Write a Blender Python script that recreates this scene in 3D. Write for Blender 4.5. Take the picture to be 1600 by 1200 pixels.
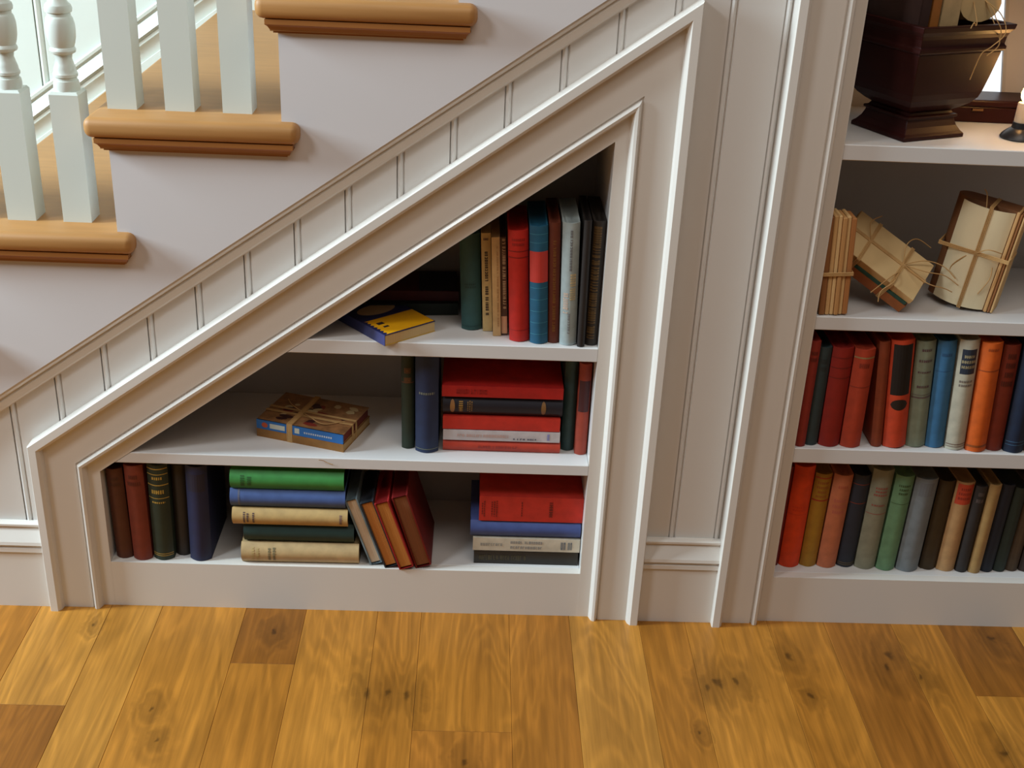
import bpy, bmesh, math, random
from mathutils import Vector, Matrix
random.seed(7)
for o in list(bpy.data.objects): bpy.data.objects.remove(o)
SC = bpy.context.scene
COL = SC.collection
R = math.radians

# ------------------------------------------------------------------ camera
PITCH, YAW, ROLL, FPX = 0.45008441, -0.03864704, 0.04819809, 1901.16
cam = bpy.data.cameras.new('camera'); co = bpy.data.objects.new('camera', cam); COL.objects.link(co)
Rz = Matrix.Rotation(YAW, 3, 'Z')
fw = Rz @ Vector((0, math.cos(PITCH), -math.sin(PITCH)))
up0 = Rz @ Vector((0, math.sin(PITCH), math.cos(PITCH)))
rt0 = Rz @ Vector((1, 0, 0))
rt = math.cos(ROLL)*rt0 + math.sin(ROLL)*up0
up = -math.sin(ROLL)*rt0 + math.cos(ROLL)*up0
M = Matrix((rt, up, -fw)).transposed().to_4x4()
M.translation = Vector((0, -1.83, 1.3623))
co.matrix_world = M
cam.sensor_width = 36; cam.lens = FPX/1600*36; cam.clip_start = .05
SC.camera = co

# ------------------------------------------------------------------ light
SC.view_settings.view_transform = 'Standard'; SC.view_settings.look = 'None'
SC.view_settings.exposure = 0.0; SC.view_settings.gamma = 1.0
SC.view_settings.use_curve_mapping = False
W = bpy.data.worlds.new('room_ambience'); SC.world = W; W.use_nodes = True
W.node_tree.nodes['Background'].inputs[0].default_value = (1.0, .90, .82, 1)
W.node_tree.nodes['Background'].inputs[1].default_value = .075
def area(name, loc, target, sx, sy, power, col):
    l = bpy.data.lights.new(name, 'AREA'); l.shape = 'RECTANGLE'; l.size = sx; l.size_y = sy
    l.energy = power; l.color = col
    o = bpy.data.objects.new(name, l); COL.objects.link(o); o.location = loc
    o.rotation_euler = (Vector(target)-Vector(loc)).to_track_quat('-Z', 'Y').to_euler()
    return o
area('left_window_light', (-3.4, -.50, 2.2), (0, 0, .5), .6, 1.3, 200, (.72, .90, 1.0))
area('front_window_light', (-2.4, -1.7, 2.9), (0, 0, .6), .6, .6, 34, (.90, .96, 1.0))
area('overhead_fill', (.6, -1.4, 3.1), (.3, -.5, 0), 2.2, 1.2, 25, (1.0, .90, .80))  # added soft overhead fill that keeps the niches dark, not a known lamp
area('stair_window_light', (-1.9, .1, 2.9), (-.5, 1.0, .8), .6, .6, 7, (.85, 1.0, .97))

# ------------------------------------------------------------------ materials
def nt(name):
    m = bpy.data.materials.new(name); m.use_nodes = True
    n = m.node_tree; return m, n, n.nodes['Principled BSDF']
def add(n, t, **kw):
    x = n.nodes.new(t)
    for k, v in kw.items(): setattr(x, k, v)
    return x
def coords(n, scale=(1, 1, 1), kind='Object'):
    tc = add(n, 'ShaderNodeTexCoord'); mp = add(n, 'ShaderNodeMapping')
    mp.inputs['Scale'].default_value = scale
    n.links.new(tc.outputs[kind], mp.inputs[0]); return mp
def mottled(name, col, rough=.5, amount=.1, scale=40, bump=.1, stretch=(1, 1, 1), spec=.5, coat=0):
    m, n, b = nt(name)
    mp = coords(n, stretch)
    no = add(n, 'ShaderNodeTexNoise'); no.inputs['Scale'].default_value = scale; no.inputs['Detail'].default_value = 6
    n.links.new(mp.outputs[0], no.inputs['Vector'])
    mx = add(n, 'ShaderNodeMix', data_type='RGBA')
    mx.inputs[6].default_value = (*[c*(1-amount) for c in col], 1)
    mx.inputs[7].default_value = (*[min(1, c*(1+amount)) for c in col], 1)
    n.links.new(no.outputs[0], mx.inputs[0]); n.links.new(mx.outputs[2], b.inputs['Base Color'])
    b.inputs['Roughness'].default_value = rough; b.inputs['Specular IOR Level'].default_value = spec
    b.inputs['Coat Weight'].default_value = coat
    if bump:
        bp = add(n, 'ShaderNodeBump'); bp.inputs['Strength'].default_value = bump; bp.inputs['Distance'].default_value = .001
        n.links.new(no.outputs[0], bp.inputs['Height']); n.links.new(bp.outputs[0], b.inputs['Normal'])
    return m
def lin(r, g, b):
    f = lambda c: (c/255/12.92) if c <= 10 else ((c/255+.055)/1.055)**2.4
    return (f(r), f(g), f(b))
TRIM = mottled('semi_gloss_trim_paint', (.73, .69, .635), .28, .02, 8, .05)
BOARD = mottled('beadboard_paint', (.71, .69, .66), .40, .02, 8, .05)
STRING = mottled('matt_stringer_paint', (.69, .67, .68), .7, .03, 6, .1)
SHELFW = mottled('shelf_paint', (.70, .69, .68), .4, .02, 8, .05)
NICHE = mottled('niche_white_shaded', (.50, .46, .42), .6, .05, 10, .05)  # white paint in shadow; niche shade is put into this darker base colour
BALW = mottled('baluster_paint', (.66, .70, .64), .35, .02, 8, .03)
OAKT = mottled('oak_tread', lin(176, 126, 70), .52, .16, 9, .15, (1.2, 8, 14))
OAKD = mottled('oak_moulding', lin(160, 104, 50), .5, .2, 9, .15, (1.2, 8, 14))
KNOTS = [(-.655, -.055, .5), (-.50, -.27, .7), (-.475, -.34, .7), (-.155, -.218, 1.3), (-.122, -.215, 1.0), (-.088, -.222, 1.2), (.425, -.185, 1.0), (.447, -.172, 1.2), (.478, -.168, .9), (.585, -.095, 1.0),
         (.60, -.20, .6), (.755, -.118, 1.1), (.77, -.085, 1.2), (.81, -.145, .9), (.885, -.33, 1.0), (-.335, -.06, .8), (.01, -.375, .9), (.395, -.30, .5), (-1.0, -.7, 1.2), (1.3, -.5, 1.2), (-.3, -1.0, 1.2), (.5, -.9, 1.2), (1.1, -1.1, 1.2), (.98, -.03, .9)]
def floor_mat():
    m, n, b = nt('oiled_oak_board')
    L = n.links.new
    def math_(op, a_, b_=None, c_=None):
        q = add(n, 'ShaderNodeMath', operation=op)
        for i_, v_ in enumerate((a_, b_, c_)):
            if v_ is None: continue
            if isinstance(v_, (int, float)): q.inputs[i_].default_value = v_
            else: L(v_, q.inputs[i_])
        return q.outputs[0]
    oi = add(n, 'ShaderNodeObjectInfo'); tc = add(n, 'ShaderNodeTexCoord'); ge = add(n, 'ShaderNodeNewGeometry')
    mul = add(n, 'ShaderNodeVectorMath', operation='SCALE'); mul.inputs[3].default_value = 37.0
    cmb = add(n, 'ShaderNodeCombineXYZ')
    for i in range(3): L(oi.outputs['Random'], cmb.inputs[i])
    L(cmb.outputs[0], mul.inputs[0])
    ad = add(n, 'ShaderNodeVectorMath', operation='ADD'); L(tc.outputs['Object'], ad.inputs[0]); L(mul.outputs[0], ad.inputs[1])
    # knots of the real boards, elongated along the grain
    sx = add(n, 'ShaderNodeSeparateXYZ'); L(ge.outputs['Position'], sx.inputs[0])
    wob = add(n, 'ShaderNodeTexNoise'); wob.inputs['Scale'].default_value = 45; L(ge.outputs['Position'], wob.inputs['Vector'])
    wv = math_('MULTIPLY_ADD', wob.outputs[0], .024, -.012)
    X = math_('ADD', sx.outputs[0], wv); Y = math_('SUBTRACT', sx.outputs[1], wv)
    dmin = None
    for kx, ky, kr in KNOTS:
        dx = math_('MULTIPLY', math_('SUBTRACT', X, kx), 1/kr); dy = math_('MULTIPLY', math_('SUBTRACT', Y, ky), .55/kr)
        d_ = math_('SQRT', math_('ADD', math_('MULTIPLY', dx, dx), math_('MULTIPLY', dy, dy)))
        dmin = d_ if dmin is None else math_('SMOOTH_MIN', dmin, d_, .01)
    kmask = add(n, 'ShaderNodeMapRange', interpolation_type='SMOOTHSTEP'); L(dmin, kmask.inputs[0])
    kmask.inputs[1].default_value = .0015; kmask.inputs[2].default_value = .008; kmask.inputs[3].default_value = .45; kmask.inputs[4].default_value = 1
    halo = add(n, 'ShaderNodeMapRange', interpolation_type='SMOOTHSTEP'); L(dmin, halo.inputs[0])
    halo.inputs[1].default_value = .0; halo.inputs[2].default_value = .055; halo.inputs[3].default_value = .66; halo.inputs[4].default_value = 1
    swirl = add(n, 'ShaderNodeMapRange', interpolation_type='SMOOTHSTEP'); L(dmin, swirl.inputs[0])
    swirl.inputs[1].default_value = .0; swirl.inputs[2].default_value = .06; swirl.inputs[3].default_value = 11; swirl.inputs[4].default_value = 0
    def noise(scale, detail, sc=1.0, dist=0.0):
        mp = add(n, 'ShaderNodeMapping'); mp.inputs['Scale'].default_value = scale; L(ad.outputs[0], mp.inputs[0])
        nz = add(n, 'ShaderNodeTexNoise'); nz.inputs['Scale'].default_value = sc; nz.inputs['Detail'].default_value = detail; nz.inputs['Distortion'].default_value = dist
        L(mp.outputs[0], nz.inputs['Vector']); return nz.outputs[0]
    ph = math_('ADD', math_('MULTIPLY', noise((9, 1.3, 1), 3, 1, .7), 75), swirl.outputs[0])
    ring = math_('POWER', math_('MULTIPLY_ADD', math_('SINE', ph), .5, .5), 1.6)
    fibre = noise((120, 4, 1), 8); broad = noise((8, 2.2, 1), 4); pore = noise((420, 22, 1), 2)
    v = math_('MULTIPLY', math_('MULTIPLY_ADD', ring, .20, .88), math_('MULTIPLY_ADD', fibre, .9, .55))
    v = math_('MULTIPLY', v, math_('MULTIPLY_ADD', broad, 1.1, .45))
    v = math_('MULTIPLY', v, math_('MULTIPLY_ADD', pore, .25, .87))
    v = math_('MULTIPLY', v, math_('MULTIPLY', kmask.outputs[0], halo.outputs[0]))
    hs = add(n, 'ShaderNodeVectorMath', operation='SCALE'); L(oi.outputs['Color'], hs.inputs[0]); L(v, hs.inputs[3])
    gm = add(n, 'ShaderNodeMix', data_type='RGBA', blend_type='MULTIPLY'); gm.inputs[0].default_value = 1
    tint = add(n, 'ShaderNodeMix', data_type='RGBA'); L(broad, tint.inputs[0]); tint.inputs[6].default_value = (1.0, .90, .72, 1); tint.inputs[7].default_value = (1.0, 1.06, 1.3, 1)
    L(hs.outputs[0], gm.inputs[6]); L(tint.outputs[2], gm.inputs[7]); L(gm.outputs[2], b.inputs['Base Color'])
    b.inputs['Roughness'].default_value = .40; b.inputs['Specular IOR Level'].default_value = .35
    bp = add(n, 'ShaderNodeBump'); bp.inputs['Strength'].default_value = .12; bp.inputs['Distance'].default_value = .001
    L(fibre, bp.inputs['Height']); L(bp.outputs[0], b.inputs['Normal'])
    return m
FLOORM = floor_mat()
_cache = {}
def cloth(col, rough=.62):
    k = ('c', col, rough)
    if k not in _cache: _cache[k] = mottled('book_cloth', [c_*(.62 if max(col) < 105 else .86) for c_ in lin(*col)], rough, .34, 48, .3)
    return _cache[k]
def flat(col, rough=.55):
    k = ('f', col, rough)
    if k not in _cache: _cache[k] = mottled('printed_ink', lin(*col), rough, .08, 90, 0)
    return _cache[k]
def pages(col):
    k = ('p', col)
    if k not in _cache: _cache[k] = mottled('page_edges', lin(*col), .8, .22, 6, .4, (160, 2, 1))
    return _cache[k]
TWINE = mottled('raffia', lin(196, 156, 100), .7, .25, 60, .2)
MAHOG = mottled('dark_mahogany', lin(46, 15, 12), .42, .35, 14, .1, (1, 1, 3), .18)
PAPER = mottled('aged_paper', lin(214, 184, 132), .75, .25, 14, .3)

# ------------------------------------------------------------------ mesh helpers
def mesh_obj(name, verts, faces, mat, parent=None, smooth=False):
    me = bpy.data.meshes.new(name); me.from_pydata([tuple(v) for v in verts], [], faces)
    bm = bmesh.new(); bm.from_mesh(me); bmesh.ops.recalc_face_normals(bm, faces=bm.faces); bm.to_mesh(me); bm.free()
    if smooth: me.polygons.foreach_set('use_smooth', [True]*len(me.polygons))
    if mat: me.materials.append(mat)
    o = bpy.data.objects.new(name, me); COL.objects.link(o)
    if parent: o.parent = parent
    return o
class MB:
    def __init__(s): s.v = []; s.f = []
    def poly(s, vs, fs, mtx=None):
        b = len(s.v)
        s.v += [(mtx @ Vector(p)) if mtx else Vector(p) for p in vs]
        s.f += [tuple(b+i for i in f) for f in fs]; return s
    def box(s, x0, x1, y0, y1, z0, z1, mtx=None):
        vs = [(x, y, z) for z in (z0, z1) for y in (y0, y1) for x in (x0, x1)]
        return s.poly(vs, [(0, 2, 3, 1), (4, 5, 7, 6), (0, 1, 5, 4), (2, 6, 7, 3), (0, 4, 6, 2), (1, 3, 7, 5)], mtx)
    def prism_xz(s, pts, y0, y1, mtx=None):            # outline in XZ, extruded along Y
        n = len(pts)
        vs = [(x, y0, z) for x, z in pts] + [(x, y1, z) for x, z in pts]
        return s.poly(vs, [tuple(range(n)), tuple(range(2*n-1, n-1, -1))] + [(i, (i+1) % n, n+(i+1) % n, n+i) for i in range(n)], mtx)
    def rings(s, rings, cap=True, mtx=None):
        n = len(rings[0]); vs = [p for r in rings for p in r]; fs = []
        for k in range(len(rings)-1):
            for i in range(n):
                fs.append((k*n+i, k*n+(i+1) % n, (k+1)*n+(i+1) % n, (k+1)*n+i))
        if cap: fs += [tuple(range(n)), tuple(range((len(rings)-1)*n+n-1, (len(rings)-1)*n-1, -1))]
        return s.poly(vs, fs, mtx)
    def lathe(s, prof, seg=20, c=(0, 0, 0), mtx=None):
        return s.rings([[(c[0]+r*math.cos(2*math.pi*i/seg), c[1]+r*math.sin(2*math.pi*i/seg), c[2]+z) for i in range(seg)] for z, r in prof], True, mtx)
    def tube(s, path, rad, seg=6, mtx=None):
        P = [Vector(p) for p in path]; rs = []; ref = None
        for i, p in enumerate(P):
            t = (P[min(i+1, len(P)-1)]-P[max(i-1, 0)]).normalized()
            a = ref if ref else (Vector((0, 0, 1)) if abs(t.z) < .9 else Vector((1, 0, 0)))
            u = (a - t*a.dot(t)).normalized(); ref = u; w = t.cross(u)
            rs.append([p+(u*math.cos(2*math.pi*k/seg)+w*math.sin(2*math.pi*k/seg))*rad for k in range(seg)])
        return s.rings(rs, True, mtx)
    def build(s, name, mat, parent=None, smooth=False): return mesh_obj(name, s.v, s.f, mat, parent, smooth)
def bevel(o, w, seg=2, angle=30):
    bm = bmesh.new(); bm.from_mesh(o.data)
    es = [e for e in bm.edges if len(e.link_faces) == 2 and e.calc_face_angle(0) > R(angle)]
    bmesh.ops.bevel(bm, geom=es, offset=w, segments=seg, profile=.5, affect='EDGES')
    bm.to_mesh(o.data); bm.free(); return o
def autosmooth(o, ang=35):
    bm = bmesh.new(); bm.from_mesh(o.data)
    for f in bm.faces: f.smooth = True
    for e in bm.edges: e.smooth = len(e.link_faces) == 2 and e.calc_face_angle(0) < R(ang)
    bm.to_mesh(o.data); bm.free(); return o
def empty(name, loc=(0, 0, 0), rot=(0, 0, 0), parent=None):
    o = bpy.data.objects.new(name, None); COL.objects.link(o); o.location = loc; o.rotation_euler = rot
    o.empty_display_size = .05
    if parent: o.parent = parent
    return o
def tag(o, label, cat, group=None):
    o['label'] = label; o['category'] = cat
    if group: o['group'] = group
    return o
def struct(o, label=None):
    o['kind'] = 'structure'
    if label: o['label'] = label
    return o
def sweep(name, prof, path, mat, parent=None):
    """profile [(u, y)] swept along an XZ polyline with mitred corners; u is measured to the path's right."""
    P = [Vector((p[0], p[1])) for p in path]; n = len(P); offs = []
    for i in range(n):
        ds = []
        if i > 0: ds.append((P[i]-P[i-1]).normalized())
        if i < n-1: ds.append((P[i+1]-P[i]).normalized())
        ns = [Vector((d.y, -d.x)) for d in ds]
        if len(ns) == 1: offs.append(ns[0])
        else:
            b = (ns[0]+ns[1]).normalized(); offs.append(b/b.dot(ns[0]))
    rings = [[(P[i].x+offs[i].x*u, y, P[i].y+offs[i].y*u) for u, y in prof] for i in range(n)]
    mb = MB(); mb.rings(rings, True)
    return mb.build(name, mat, parent)

# ------------------------------------------------------------------ floor
floor = struct(MB().box(-2.6, 2.8, -3.6, 1.1, -.05, -.021).build('floor', OAKD), 'oak plank floor running away from the wall')
seams = [-2.55, -2.40, -2.28, -2.13, -2.0, -1.86, -1.70, -1.58, -1.42, -1.30, -1.17, -1.03, -.90, -.765, -.64, -.548, -.396, -.286, -.155, -.075, .086, .197, .325, .411,
         .566, .673, .80, .89, 1.03, 1.15, 1.31, 1.42, 1.56, 1.70, 1.83, 1.97, 2.10, 2.25, 2.40, 2.55, 2.75]
LB, MBc, DB, YB = (.46, .205, .027), (.42, .180, .022), (.28, .110, .014), (.49, .235, .036)
spec = {  # X of left seam: [(y_far, y_near, colour)]
    -.90: [(.02, -.9, MBc)], -.765: [(.02, -.265, YB), (-.265, -1.3, DB)], -.64: [(.02, -.9, YB)], -.548: [(.02, -1.1, LB)],
    -.396: [(.02, -.148, DB), (-.148, -1.4, MBc)], -.286: [(.02, -1.0, LB)], -.155: [(.02, -.8, MBc)], -.075: [(.02, -.306, MBc), (-.306, -1.5, (.38, .155, .02))],
    .086: [(.02, -.9, (.41, .172, .022))], .197: [(.02, -1.2, YB)], .325: [(.02, -.7, MBc)], .411: [(.02, -1.3, LB)], .566: [(.02, -.9, MBc)], .673: [(.02, -1.2, (.37, .15, .02))],
    .80: [(.02, -.8, MBc)], .89: [(.02, -.19, DB), (-.19, -1.2, LB)]}
def plank(x0, x1, y0, y1, col):
    g = .0002
    mb = MB(); c = ((x0+x1)/2, (y0+y1)/2)
    mb.box(x0+g-c[0], x1-g-c[0], y0+g-c[1], y1-g-c[1], -.02, 0)
    o = mb.build('floorboard', FLOORM, floor); bevel(o, .0005, 1); o.location = (c[0], c[1], 0)
    o.color = (col[0]*.93, col[1]*.86, col[2]*.85, 1); return o
rp = random.Random(3)
for i in range(len(seams)-1):
    x0, x1 = seams[i], seams[i+1]
    rows = list(spec.get(x0, []))
    y = rows[-1][1] if rows else .02
    if x0 < -.9 and not rows: y = 1.08 if x0 < -1.6 else .02
    while y > -3.55:
        L = rp.uniform(.7, 1.5); yn = max(-3.6, y-L)
        rows.append((y, yn, rp.choice([LB, MBc, MBc, YB, DB]))); y = yn
    for a, b_, c in rows: plank(x0, x1, b_, a, c)

# ------------------------------------------------------------------ front wall of bead boards
SL = .7226
def casing_top(x): return .8748+SL*x if -.744 <= x <= .322 else 0.0
def string_bot(x): return .937+.699*x
wallf = struct(MB().box(-1.36, -.744, .030, .045, 0, .36).build('wall_front', BOARD), 'painted beadboard wall under the staircase')
def bead_board(x0, x1, bot, top):
    """one board: a bead and its two grooves at the left edge, then the flat"""
    prof = [(0, .004), (.0022, .0002), (.0052, -.0014), (.0082, .0002), (.0104, .004), (.0128, 0), (x1-x0-.0005, 0), (x1-x0-.0005, .012), (0, .012)]
    vs = []; n = len(prof)
    for f in (bot, top):
        for u, y in prof: vs.append((x0+u, .015+y, f(x0+u)))
    fs = [tuple(range(n)), tuple(range(2*n-1, n-1, -1))]+[(i, (i+1) % n, n+(i+1) % n, n+i) for i in range(n)]
    return autosmooth(mesh_obj('bead_board', vs, fs, BOARD, wallf), 25)
k = -8
while True:
    x0 = -.775+.0815*k; x1 = x0+.0815
    if x0 > .46: break
    if x0 < -1.33: k += 1; continue
    if x1 < -.72 or x1 > .30:
        bot = lambda x: 0.0
    elif x0 < -.72:
        bot = lambda x: .20+.9*(x+.80)
    else:
        bot = lambda x: casing_top(x)-.025
    top = (lambda x: min(string_bot(x)+.012, 1.30))
    if k >= 0 and x0 < -.73: bot = lambda x: 0.0
    bead_board(x0, x1, bot, top); k += 1
# wall base panel behind niche boundaries
MB().box(.30, .47, .030, .045, 0, 1.2).build('backing_panel', BOARD, wallf)

# skirting
def skirting(name, x0, x1):
    prof = [(0, .015), (0, .006), (.002, .002), (.006, .002), (.008, .0055), (.011, .0055), (.034, -.006), (.040, -.007), (.0405, -.002), (.047, -.002), (.048, -.0045), (.056, -.0045), (.057, -.001), (.174, -.001), (.174, .015)]
    vs = [];
    for x in (x0, x1): vs += [(x, y, .174-u) for u, y in prof]
    n = len(prof)
    return mesh_obj(name, vs, [tuple(range(n)), tuple(range(2*n-1, n-1, -1))]+[(i, (i+1) % n, n+(i+1) % n, n+i) for i in range(n)], TRIM)
struct(skirting('baseboard_left', -1.9, -.742), 'moulded white skirting left of the sloping casing')
struct(skirting('baseboard_right', .318, .462), 'short moulded white skirting between the two bookcases')

# casings (backband, flat, inner bead)
CP = [(0, .016), (0, -.013), (.0015, -.0155), (.014, -.0155), (.019, -.010), (.0205, -.004), (.021, 0), (.073, 0), (.0732, .0025), (.0762, .0025), (.0765, -.0035), (.080, -.0062), (.0845, -.0048), (.087, 0), (.0895, .0075), (.0895, .03), (0, .03)]
CP = CP[:-2]+[(.0895, .020), (.0, .020)]
CP = [(0, .0155), (0, -.013), (.0015, -.0155), (.014, -.0155), (.019, -.010), (.0205, -.004), (.021, 0), (.073, 0), (.0732, .0025), (.0762, .0025), (.0765, -.0035), (.080, -.0062), (.0845, -.0048), (.087, 0), (.0895, .0075), (.0895, .0155)]
LX0, LX1 = -.744, .322
zL = .8748+SL*LX0; zR = .8748+SL*LX1
c1 = autosmooth(sweep('trim_1', CP, [(LX0, -.0), (LX0, zL), (LX1, zR), (LX1, 0)], TRIM), 25)
struct(c1, 'moulded white casing following the slope of the stairs')
c2 = autosmooth(sweep('trim_2', CP, [(.459, 0), (.459, 2.3)], TRIM), 25)
struct(c2, 'upright moulded white casing left of the right-hand bookcase')
c3 = autosmooth(sweep('trim_3', [(u, y) for u, y in CP], [(1.62, 2.3), (1.62, 0)], TRIM), 25)
struct(c3, 'upright moulded casing at the far end of the right-hand bookcase')

# sloping cap moulding between stringer and beadboard
SP = [(0, .016), (0, .003), (.0022, .003), (.0024, -.004), (.012, -.0025), (.016, .001), (.0175, .0045), (.0195, .0045), (.021, .002), (.031, .005), (.0345, .009), (.036, .009), (.0365, .016)]
cap = autosmooth(sweep('trim_4', SP, [(-1.42, .985-.699*1.42), (.4585, .985+.699*.4585)], TRIM), 25)
struct(cap, 'narrow sloping moulding under the stair string')

# ------------------------------------------------------------------ understairs bookcase
ub = empty('understairs_bookcase', (-.21, .1, 0))
tag(ub, 'triangular white bookcase built in under the stairs with two shelves', 'bookcase')
def under(ob, par):
    ob.parent = par; ob.matrix_parent_inverse = Matrix.Translation(-Vector(par.location)); return ob
def line_at(off, x):   # sloping inner line `off` inside the casing's outer edge
    return .8748+SL*x-off*math.sqrt(1+SL*SL)
IN, OP = .0885, .1105
def frame_piece(pts, name='face_frame'): return under(MB().prism_xz(pts, .0085, .027).build(name, TRIM), ub)
xl, xr = LX0+IN, LX1-IN; xlo, xro = LX0+OP, LX1-OP
frame_piece([(xl, 0), (xlo, 0), (xlo, line_at(OP, xlo)), (xl, line_at(IN, xl))])
frame_piece([(xl, line_at(IN, xl)), (xlo, line_at(OP, xlo)), (xro, line_at(OP, xro)), (xr, line_at(IN, xr))])
frame_piece([(xr, line_at(IN, xr)), (xro, line_at(OP, xro)), (xro, 0), (xr, 0)])
ZP, ZS1, ZS2 = .094, .320, .543
under(MB().box(xlo, xro, .0087, .0265, .0, ZP).build('plinth_board', TRIM), ub)
for nm, z, th in (('bottom_shelf', ZP, .018), ('shelf', ZS1, .021), ('shelf', ZS2, .025)):
    x0 = xlo+.0 if z < .3 else (z-th-.8748+OP*math.sqrt(1+SL*SL))/SL+.001
    pts = [(x0, z-th), (xro, z-th), (xro, z), ((z-.8748+OP*math.sqrt(1+SL*SL))/SL+.001 if z > .3 else x0, z)]
    o = under(MB().prism_xz(pts, .009 if z > .2 else .0266, .253).build(nm, SHELFW), ub); bevel(o, .0012, 1)
# niche shell: sides, sloping ceiling, back
t = .012
under(MB().box(xlo-t, xlo, .0275, .262, .0, line_at(OP, xlo)).build('side_panel', SHELFW), ub)
under(MB().box(xro, xro+t, .0275, .262, .0, line_at(OP, xro)).build('side_panel', SHELFW), ub)
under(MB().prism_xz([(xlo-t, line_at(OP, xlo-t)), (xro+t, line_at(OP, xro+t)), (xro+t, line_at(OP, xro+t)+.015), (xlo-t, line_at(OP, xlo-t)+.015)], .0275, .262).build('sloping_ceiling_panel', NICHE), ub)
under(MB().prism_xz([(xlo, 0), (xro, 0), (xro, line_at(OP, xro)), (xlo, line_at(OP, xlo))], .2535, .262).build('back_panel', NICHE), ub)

# ------------------------------------------------------------------ right bookcase
rb = empty('built_in_bookcase', (1.05, .1, 0))
tag(rb, 'white built-in bookcase at the right with full shelves and a mahogany urn', 'bookcase')
RX0, RX1 = .459+OP-.004, 1.62-OP
def underR(o): return under(o, rb)
for a, b_ in ((.459+IN, RX0), (RX1, 1.62-IN)):
    underR(MB().box(a, b_, .0085, .027, 0, 2.3).build('stile', TRIM))
underR(MB().box(RX0-.012, RX0, .0275, .292, 0, 2.3).build('side_panel', SHELFW))
underR(MB().box(RX1, RX1+.012, .0275, .292, 0, 2.3).build('side_panel', SHELFW))
RZ = [.098, .367, .614, .901]
for z, th in zip(RZ+[1.34, 1.70], (.02, .029, .024, .025, .025, .025)):
    o = underR(MB().box(RX0, RX1, .009 if z > .2 else .0266, .2795, z-th, z).build('shelf' if z > .1 else 'bottom_shelf', SHELFW)); bevel(o, .0012, 1)
underR(MB().box(RX0, RX1, .0087, .0265, 0, RZ[0]).build('plinth_board', TRIM))
WX0, WX1, WZ0, WZ1 = .74, 1.02, .915, 1.25
for (a, b_, c, d) in ((RX0, RX1, 0, WZ0), (RX0, WX0, WZ0, WZ1), (WX1, RX1, WZ0, WZ1), (RX0, RX1, WZ1, 2.3)):
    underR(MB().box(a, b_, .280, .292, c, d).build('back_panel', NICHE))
win = struct(MB().box(WX0-.02, WX1+.02, .31, .315, WZ0-.02, WZ1+.02).build('window_1', None), 'small bright window seen behind the urn')
m, n, b = nt('window_daylight'); b.inputs['Emission Color'].default_value = (.86, .95, 1, 1); b.inputs['Emission Strength'].default_value = .9
b.inputs['Base Color'].default_value = (.8, .85, .9, 1); win.data.materials.append(m)

# ------------------------------------------------------------------ staircase
stair = empty('staircase', (-.4, .5, 0)); tag(stair, 'white staircase with oak treads and turned white balusters rising to the right', 'staircase')
def us(o): return under(o, stair)
def sub(o, p): o.parent = p; return o
RISE, RUN = .1835, .262
def riser_x(k): return -.557+RUN*(k-2)
def tread_z(k): return .7225+RISE*(k-1)
K0, K1 = -2, 5
# string board: saw-toothed on top, sloping below
pts = []
for k in range(K0, K1):
    zt = tread_z(k)-.0165
    pts += [(riser_x(k), tread_z(k-1) if k > K0 else 0), (riser_x(k), zt), (riser_x(k+1), zt)]
pts = [(riser_x(K0), 0.0)]
for k in range(K0, K1):
    pts += [(riser_x(k), tread_z(k)-.046), (riser_x(k+1), tread_z(k)-.046)]
xe = .458
pts = [p for p in pts if p[0] <= xe]+[(xe, tread_z(K1-1)-.046), (xe, .97+.699*xe), (-.97/.699, 0.0)]
def string_piece(k):
    x0, x1 = riser_x(k), min(riser_x(k+1), xe)
    zt = tread_z(k)-.031
    b0, b1 = max(0, .975+.699*x0), max(0, .975+.699*x1)
    pp = [(x0, b0), (x1, b1), (x1, zt), (x0, zt)]
    return pp
sb = MB()
top = []
for k in range(K0, K1):
    x0, x1 = riser_x(k), min(riser_x(k+1), xe)
    top += [(x0, tread_z(k)-.031), (x1, tread_z(k)-.031)]
poly = [(riser_x(K0), 0.0)]+top+[(xe, .975+.699*xe), (-.975/.699+.0, 0.0)]
# riser faces between: polygon steps straight up at each riser
us(MB().prism_xz(poly, -.0055, .024).build('string_board', STRING))
for k in range(K0, K1):
    x0 = riser_x(k); x1 = min(riser_x(k+1)+.028, xe+.02); z = tread_z(k)
    o = us(MB().box(x0-.030, x1, -.030, 1.0, z-.031, z).build('tread', OAKT)); bevel(o, .012, 4, 60); autosmooth(o, 40)
    td = o; o = sub(MB().box(x0-.014, x1-.014, -.022, -.0057, z-.0355, z-.031).box(x0-.016, x1-.010, -.024, -.0056, z-.0385, z-.0315).build('fillet', OAKD), td)
    c = MB(); ring = []
    for zz, off in ((z-.0385, .017), (z-.042, .013), (z-.047, .010), (z-.049, .010), (z-.0495, .006), (z-.052, .006)):
        ring.append([(x0-off, -.0056, zz), (x0-off, -.0056-off, zz), (x1-.028+off+.002, -.0056-off, zz), (x1-.028+off+.002, -.0056, zz)])
    c.rings(ring); sub(c.build('scotia_moulding', OAKD), td)
    c = MB(); c.box(x0, x0+.015, .0245, .999, (tread_z(k-1) if k > K0 else 0), z-.0315); us(c.build('riser', STRING))
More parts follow.
